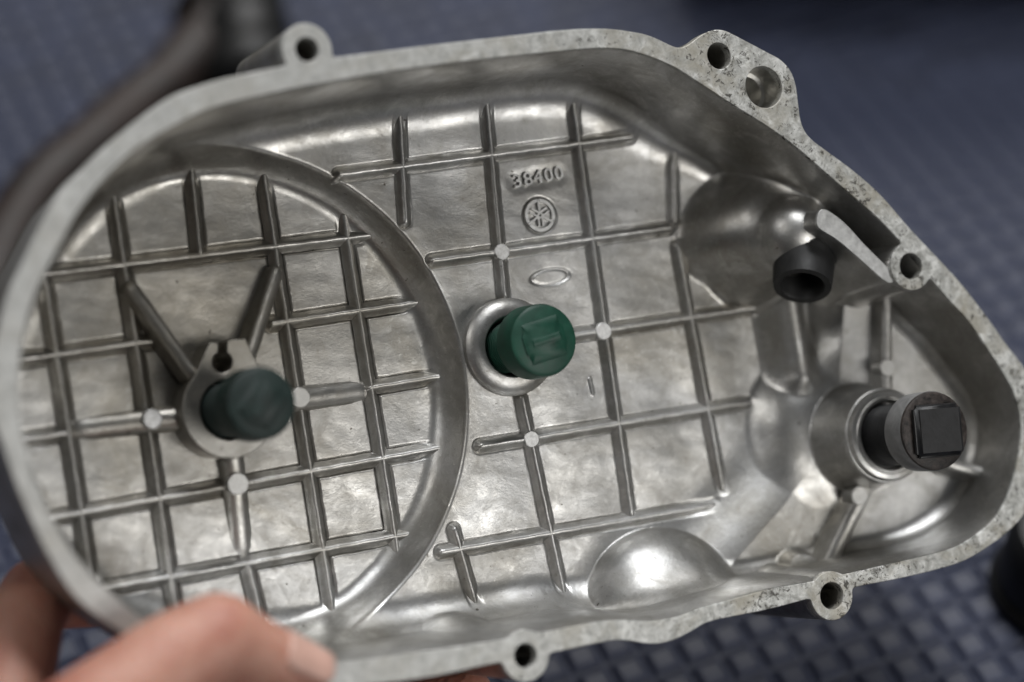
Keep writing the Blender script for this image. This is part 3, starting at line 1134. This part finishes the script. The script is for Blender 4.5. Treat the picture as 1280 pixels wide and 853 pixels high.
# ---- rubber drain tube
ax0, ax1 = Vector((*P(1006, 306, -17), -17.0)), Vector((*P(1003, 358, -11.5), -11.5))
axd = (ax1 - ax0).normalized()
rotq = Vector((0, 0, 1)).rotation_difference(axd).to_matrix().to_4x4()
tm = COVM @ Matrix.Translation(ax0 * .001) @ rotq
tube = empty('drain_tube', tm)
tag(tube, 'short black rubber tube end sticking out of the mound beside the machined arm', 'tube')
TL = (ax1 - ax0).length
rt = mm_of(86, 1003, 340, -10) / 2 * 0.93
lathe('tube_wall', [(rt, -6), (rt, TL * .35), (rt * 0.97, TL * .38), (rt * 0.97, TL * .52), (rt * .955, TL * .55), (rt * .93, TL * .9), (rt * .90, TL), (rt * .70, TL), (rt * .66, TL - .5), (rt * .64, -4), (0.01, -4)],
      0, 0, RUBBER, tube, 48)

# ================================================================== background pieces lying on the mat
def tube_path(name, pts, radii, mat, parent, seg=20):
    verts, faces = [], []
    n = len(pts)
    for i, p in enumerate(pts):
        t = (pts[min(i + 1, n - 1)] - pts[max(i - 1, 0)]).normalized()
        s = t.cross(Vector((0, 0, 1))).normalized()
        q = s.cross(t)
        for k in range(seg):
            a_ = 2 * PI * k / seg
            verts.append(tuple(p + (s * math.cos(a_) + q * math.sin(a_)) * radii[i]))
    for i in range(n - 1):
        for k in range(seg):
            l = (k + 1) % seg
            faces.append((i * seg + k, i * seg + l, (i + 1) * seg + l, (i + 1) * seg + k))
    faces.append(tuple(range(seg)))
    faces.append(tuple(range((n - 1) * seg, n * seg)))
    return mesh_obj(name, verts, faces, mat, parent, True, 1.0)


def smooth_path(pts, m=6):
    out = []
    for i in range(len(pts) - 1):
        p0, p1, p2, p3 = pts[max(i - 1, 0)], pts[i], pts[i + 1], pts[min(i + 2, len(pts) - 1)]
        for k in range(m):
            t = k / m
            out.append(0.5 * ((2 * p1) + (p2 - p0) * t + (2 * p0 - 5 * p1 + 4 * p2 - p3) * t * t + (-p0 + 3 * p1 - 3 * p2 + p3) * t ** 3))
    return out + [pts[-1]]


pipe_pts = smooth_path([GP(x, y, 0.0128) for x, y in ((-60, 470), (-25, 400), (5, 320), (45, 252), (105, 195), (170, 140), (225, 92), (262, 42), (285, -10), (310, -70))])
pipe = empty('bent_pipe', Matrix.Translation(GP(170, 140, 0)))
tag(pipe, 'bent rusty brown pipe with a black clamp lying on the mat', 'pipe')
off = Vector(pipe.location)
tube_path('pipe_wall', [p - off for p in pipe_pts], [0.0122 + 0.0004 * math.sin(i * .7) for i in range(len(pipe_pts))], RUST, pipe)
cl = smooth_path([GP(x, y, 0.014) for x, y in ((292, -40), (300, 10), (308, 55), (316, 110))])
tube_path('clamp', [p - off for p in cl], [0.0160 + 0.0015 * math.sin(i * 1.3) for i in range(len(cl))], BLACKMET, pipe)
cl = smooth_path([GP(x, y, 0.010) for x, y in ((296, 5), (330, 40), (352, 95), (365, 150))])
tube_path('branch_pipe', [p - off for p in cl], [0.0075] * len(cl), RUST, pipe)
cl = [GP(262, 28, 0.0105), GP(273, 8, 0.0105)]
tube_path('collar', [p - off for p in cl], [0.0150, 0.0150], BLACKMET, pipe)

# dark part behind the lower right corner
dp = GP(1330, 735, 0)
drum = empty('dark_metal_drum', Matrix.Translation(dp))
tag(drum, 'black round metal part on the mat beside the stepped boss end of the cover', 'metal part')
lathe('drum_wall', [(0.01, 0), (23, 0), (23, 3), (21, 5), (20, 22), (17, 26), (0.01, 26)], 0, 0, BLACKMET, drum, 48)
lathe('drum_hub', [(0.01, 26.3), (9, 26.3), (9, 31), (7.5, 33), (0.01, 33)], 0, 0, GREYMET, drum, 32)

# added dark block, darkens the far right edge of the mat
far = GP(1110, 12, 0)
case = empty('dark_far_block', Matrix.Translation((far.x, far.y + 0.004, 0.0008)))
tag(case, 'added black block that darkens the far end of the blue mat behind the cover', 'case')
bm = bmesh.new()
bmesh.ops.create_cube(bm, size=1, matrix=Matrix.Translation((0, 0.06, 0.06)) @ Matrix.Diagonal((0.16, 0.12, 0.12, 1)))
bmesh.ops.bevel(bm, geom=list(bm.edges), offset=0.006, segments=3, affect='EDGES')
bm_obj('block_body', bm, BLACKMET, case, True, 40)
bm = bmesh.new()
bmesh.ops.create_cube(bm, size=1, matrix=Matrix.Translation((0, -0.004, 0.085)) @ Matrix.Diagonal((0.05, 0.01, 0.02, 1)))
bmesh.ops.bevel(bm, geom=list(bm.edges), offset=0.002, segments=2, affect='EDGES')
bm_obj('front_plate', bm, GREYMET, case, True, 40)


# ================================================================== the hand that holds the cover
def capsule_chain(bm, pts, seg=20):
    """pts = [(Vector, r)]: overlapping tapered tubes with round ends"""
    for (p, r), (q, r2) in zip(pts[:-1], pts[1:]):
        d_ = q - p
        L = d_.length
        rot = Vector((0, 0, 1)).rotation_difference(d_.normalized()).to_matrix().to_4x4()
        M = Matrix.Translation(p) @ rot
        prof = []
        for k in range(7):
            a_ = PI / 2 * k / 6
            prof.append((r * math.sin(a_), -r * math.cos(a_)))
        for k in range(7):
            a_ = PI / 2 * k / 6
            prof.append((r2 * math.cos(a_), L + r2 * math.sin(a_)))
        rings = []
        for (rr, z) in prof:
            if rr < 1e-9:
                rings.append([bm.verts.new(M @ Vector((0, 0, z)))])
            else:
                rings.append([bm.verts.new(M @ Vector((rr * math.cos(2 * PI * i / seg), rr * math.sin(2 * PI * i / seg), z))) for i in range(seg)])
        for r0, r1 in zip(rings[:-1], rings[1:]):
            for i in range(seg):
                j = (i + 1) % seg
                if len(r0) == 1 and len(r1) == 1:
                    continue
                if len(r0) == 1:
                    bm.faces.new((r0[0], r1[j], r1[i]))
                elif len(r1) == 1:
                    bm.faces.new((r0[i], r0[j], r1[0]))
                else:
                    bm.faces.new((r0[i], r0[j], r1[j], r1[i]))


def CL(px, py, w):
    """point at height w (mm) above the rim face, in cover mm"""
    q = P(px, py, w)
    return Vector((q[0], q[1], w))


mm = 1.0
thumb = [(CL(-60, 1060, 12), 17), (CL(90, 930, 13), 14.5), (CL(215, 830, 12.5), 11.8), (CL(272, 800, 11.5), 11.2), (CL(325, 822, 9.5), 9.0), (CL(372, 842, 8.2), 7.6)]
index = [(CL(-120, 1060, -20), 14), (CL(5, 900, -22), 10.5), (CL(30, 775, -36), 10.0), (CL(48, 742, -52), 9.4), (CL(190, 740, -70), 8.6), (CL(300, 730, -68), 7.6)]
middle = [(CL(-60, 1120, -40), 14), (CL(90, 1010, -64), 10.5), (CL(250, 930, -72), 10), (CL(420, 895, -62), 8.8), (CL(560, 872, -42), 7.6), (CL(585, 868, -38), 7.0)]
ring = [(CL(0, 1180, -40), 14), (CL(180, 1080, -70), 10), (CL(330, 1010, -76), 9.5), (CL(470, 960, -62), 8.2), (CL(560, 940, -50), 7.0)]
little = [(CL(60, 1240, -36), 13), (CL(240, 1150, -66), 8.5), (CL(370, 1080, -70), 7.8), (CL(470, 1030, -60), 6.6)]
palm = [(CL(-60, 1060, 6), 17), (CL(-110, 1130, -12), 20), (CL(-60, 1170, -30), 19), (CL(20, 1240, -34), 18)]
wrist = [(CL(-110, 1130, -10), 20), (CL(-160, 1330, -6), 24), (CL(-220, 1600, 0), 27)]
heel = [(CL(-60, 1170, -28), 19), (CL(-100, 1330, -18), 22), (CL(-150, 1560, -6), 26)]
bm = bmesh.new()
for ch in (thumb, index, middle, ring, little, palm, wrist, heel):
    capsule_chain(bm, ch)
hand_base = CL(-110, 1130, -10)
for v_ in bm.verts:
    v_.co = (v_.co - hand_base) * .001
hand_me = bpy.data.meshes.new('hand')
bmesh.ops.recalc_face_normals(bm, faces=bm.faces)
bm.to_mesh(hand_me)
bm.free()
hand_me.materials.append(SKIN)
hand = bpy.data.objects.new('hand', hand_me)
COL.objects.link(hand)
hand.matrix_world = COVM @ Matrix.Translation(hand_base * .001)
md = hand.modifiers.new('remesh', 'REMESH')
md.mode = 'VOXEL'
md.voxel_size = 0.0011
md.use_smooth_shade = True
md = hand.modifiers.new('smooth', 'SMOOTH')
md.factor = 0.6
md.iterations = 14
tag(hand, 'bare hand gripping the cover by its edge, thumb on the rim and fingers behind', 'hand')

# thumb nail
tip, joint = CL(372, 842, 8.2), CL(325, 822, 9.5)
axd = (tip - joint).normalized()
upv = Vector((0.12, 0.62, 0.78))
upv = (upv - axd * upv.dot(axd)).normalized()
side = axd.cross(upv)
vs, fs = [], []
NI, NJ = 12, 10
base_c = joint + axd * 2.5
for i in range(NI + 1):
    t = i / NI
    for j in range(NJ + 1):
        s = (j / NJ - 0.5) * 2
        hw = 6.3 * math.sqrt(max(0, 1 - (max(0, abs(t - 0.5) - 0.28) / 0.24) ** 2 * 0.55))
        rr = 8.9 - 1.35 * t
        a_ = s * hw / 8.0
        cpt = base_c + axd * (t * 13.5)
        p = cpt + upv * (rr * math.cos(a_) + 0.1) + side * (rr * 0.96 * math.sin(a_))
        vs.append(tuple(p - hand_base))
for i in range(NI):
    for j in range(NJ):
        fs.append((i * (NJ + 1) + j, i * (NJ + 1) + j + 1, (i + 1) * (NJ + 1) + j + 1, (i + 1) * (NJ + 1) + j))
nail = mesh_obj('nail', vs, fs, NAIL, hand)
so = nail.modifiers.new('thick', 'SOLIDIFY')
so.thickness = 0.0007
so.offset = -0.5
bpy.context.view_layer.update()
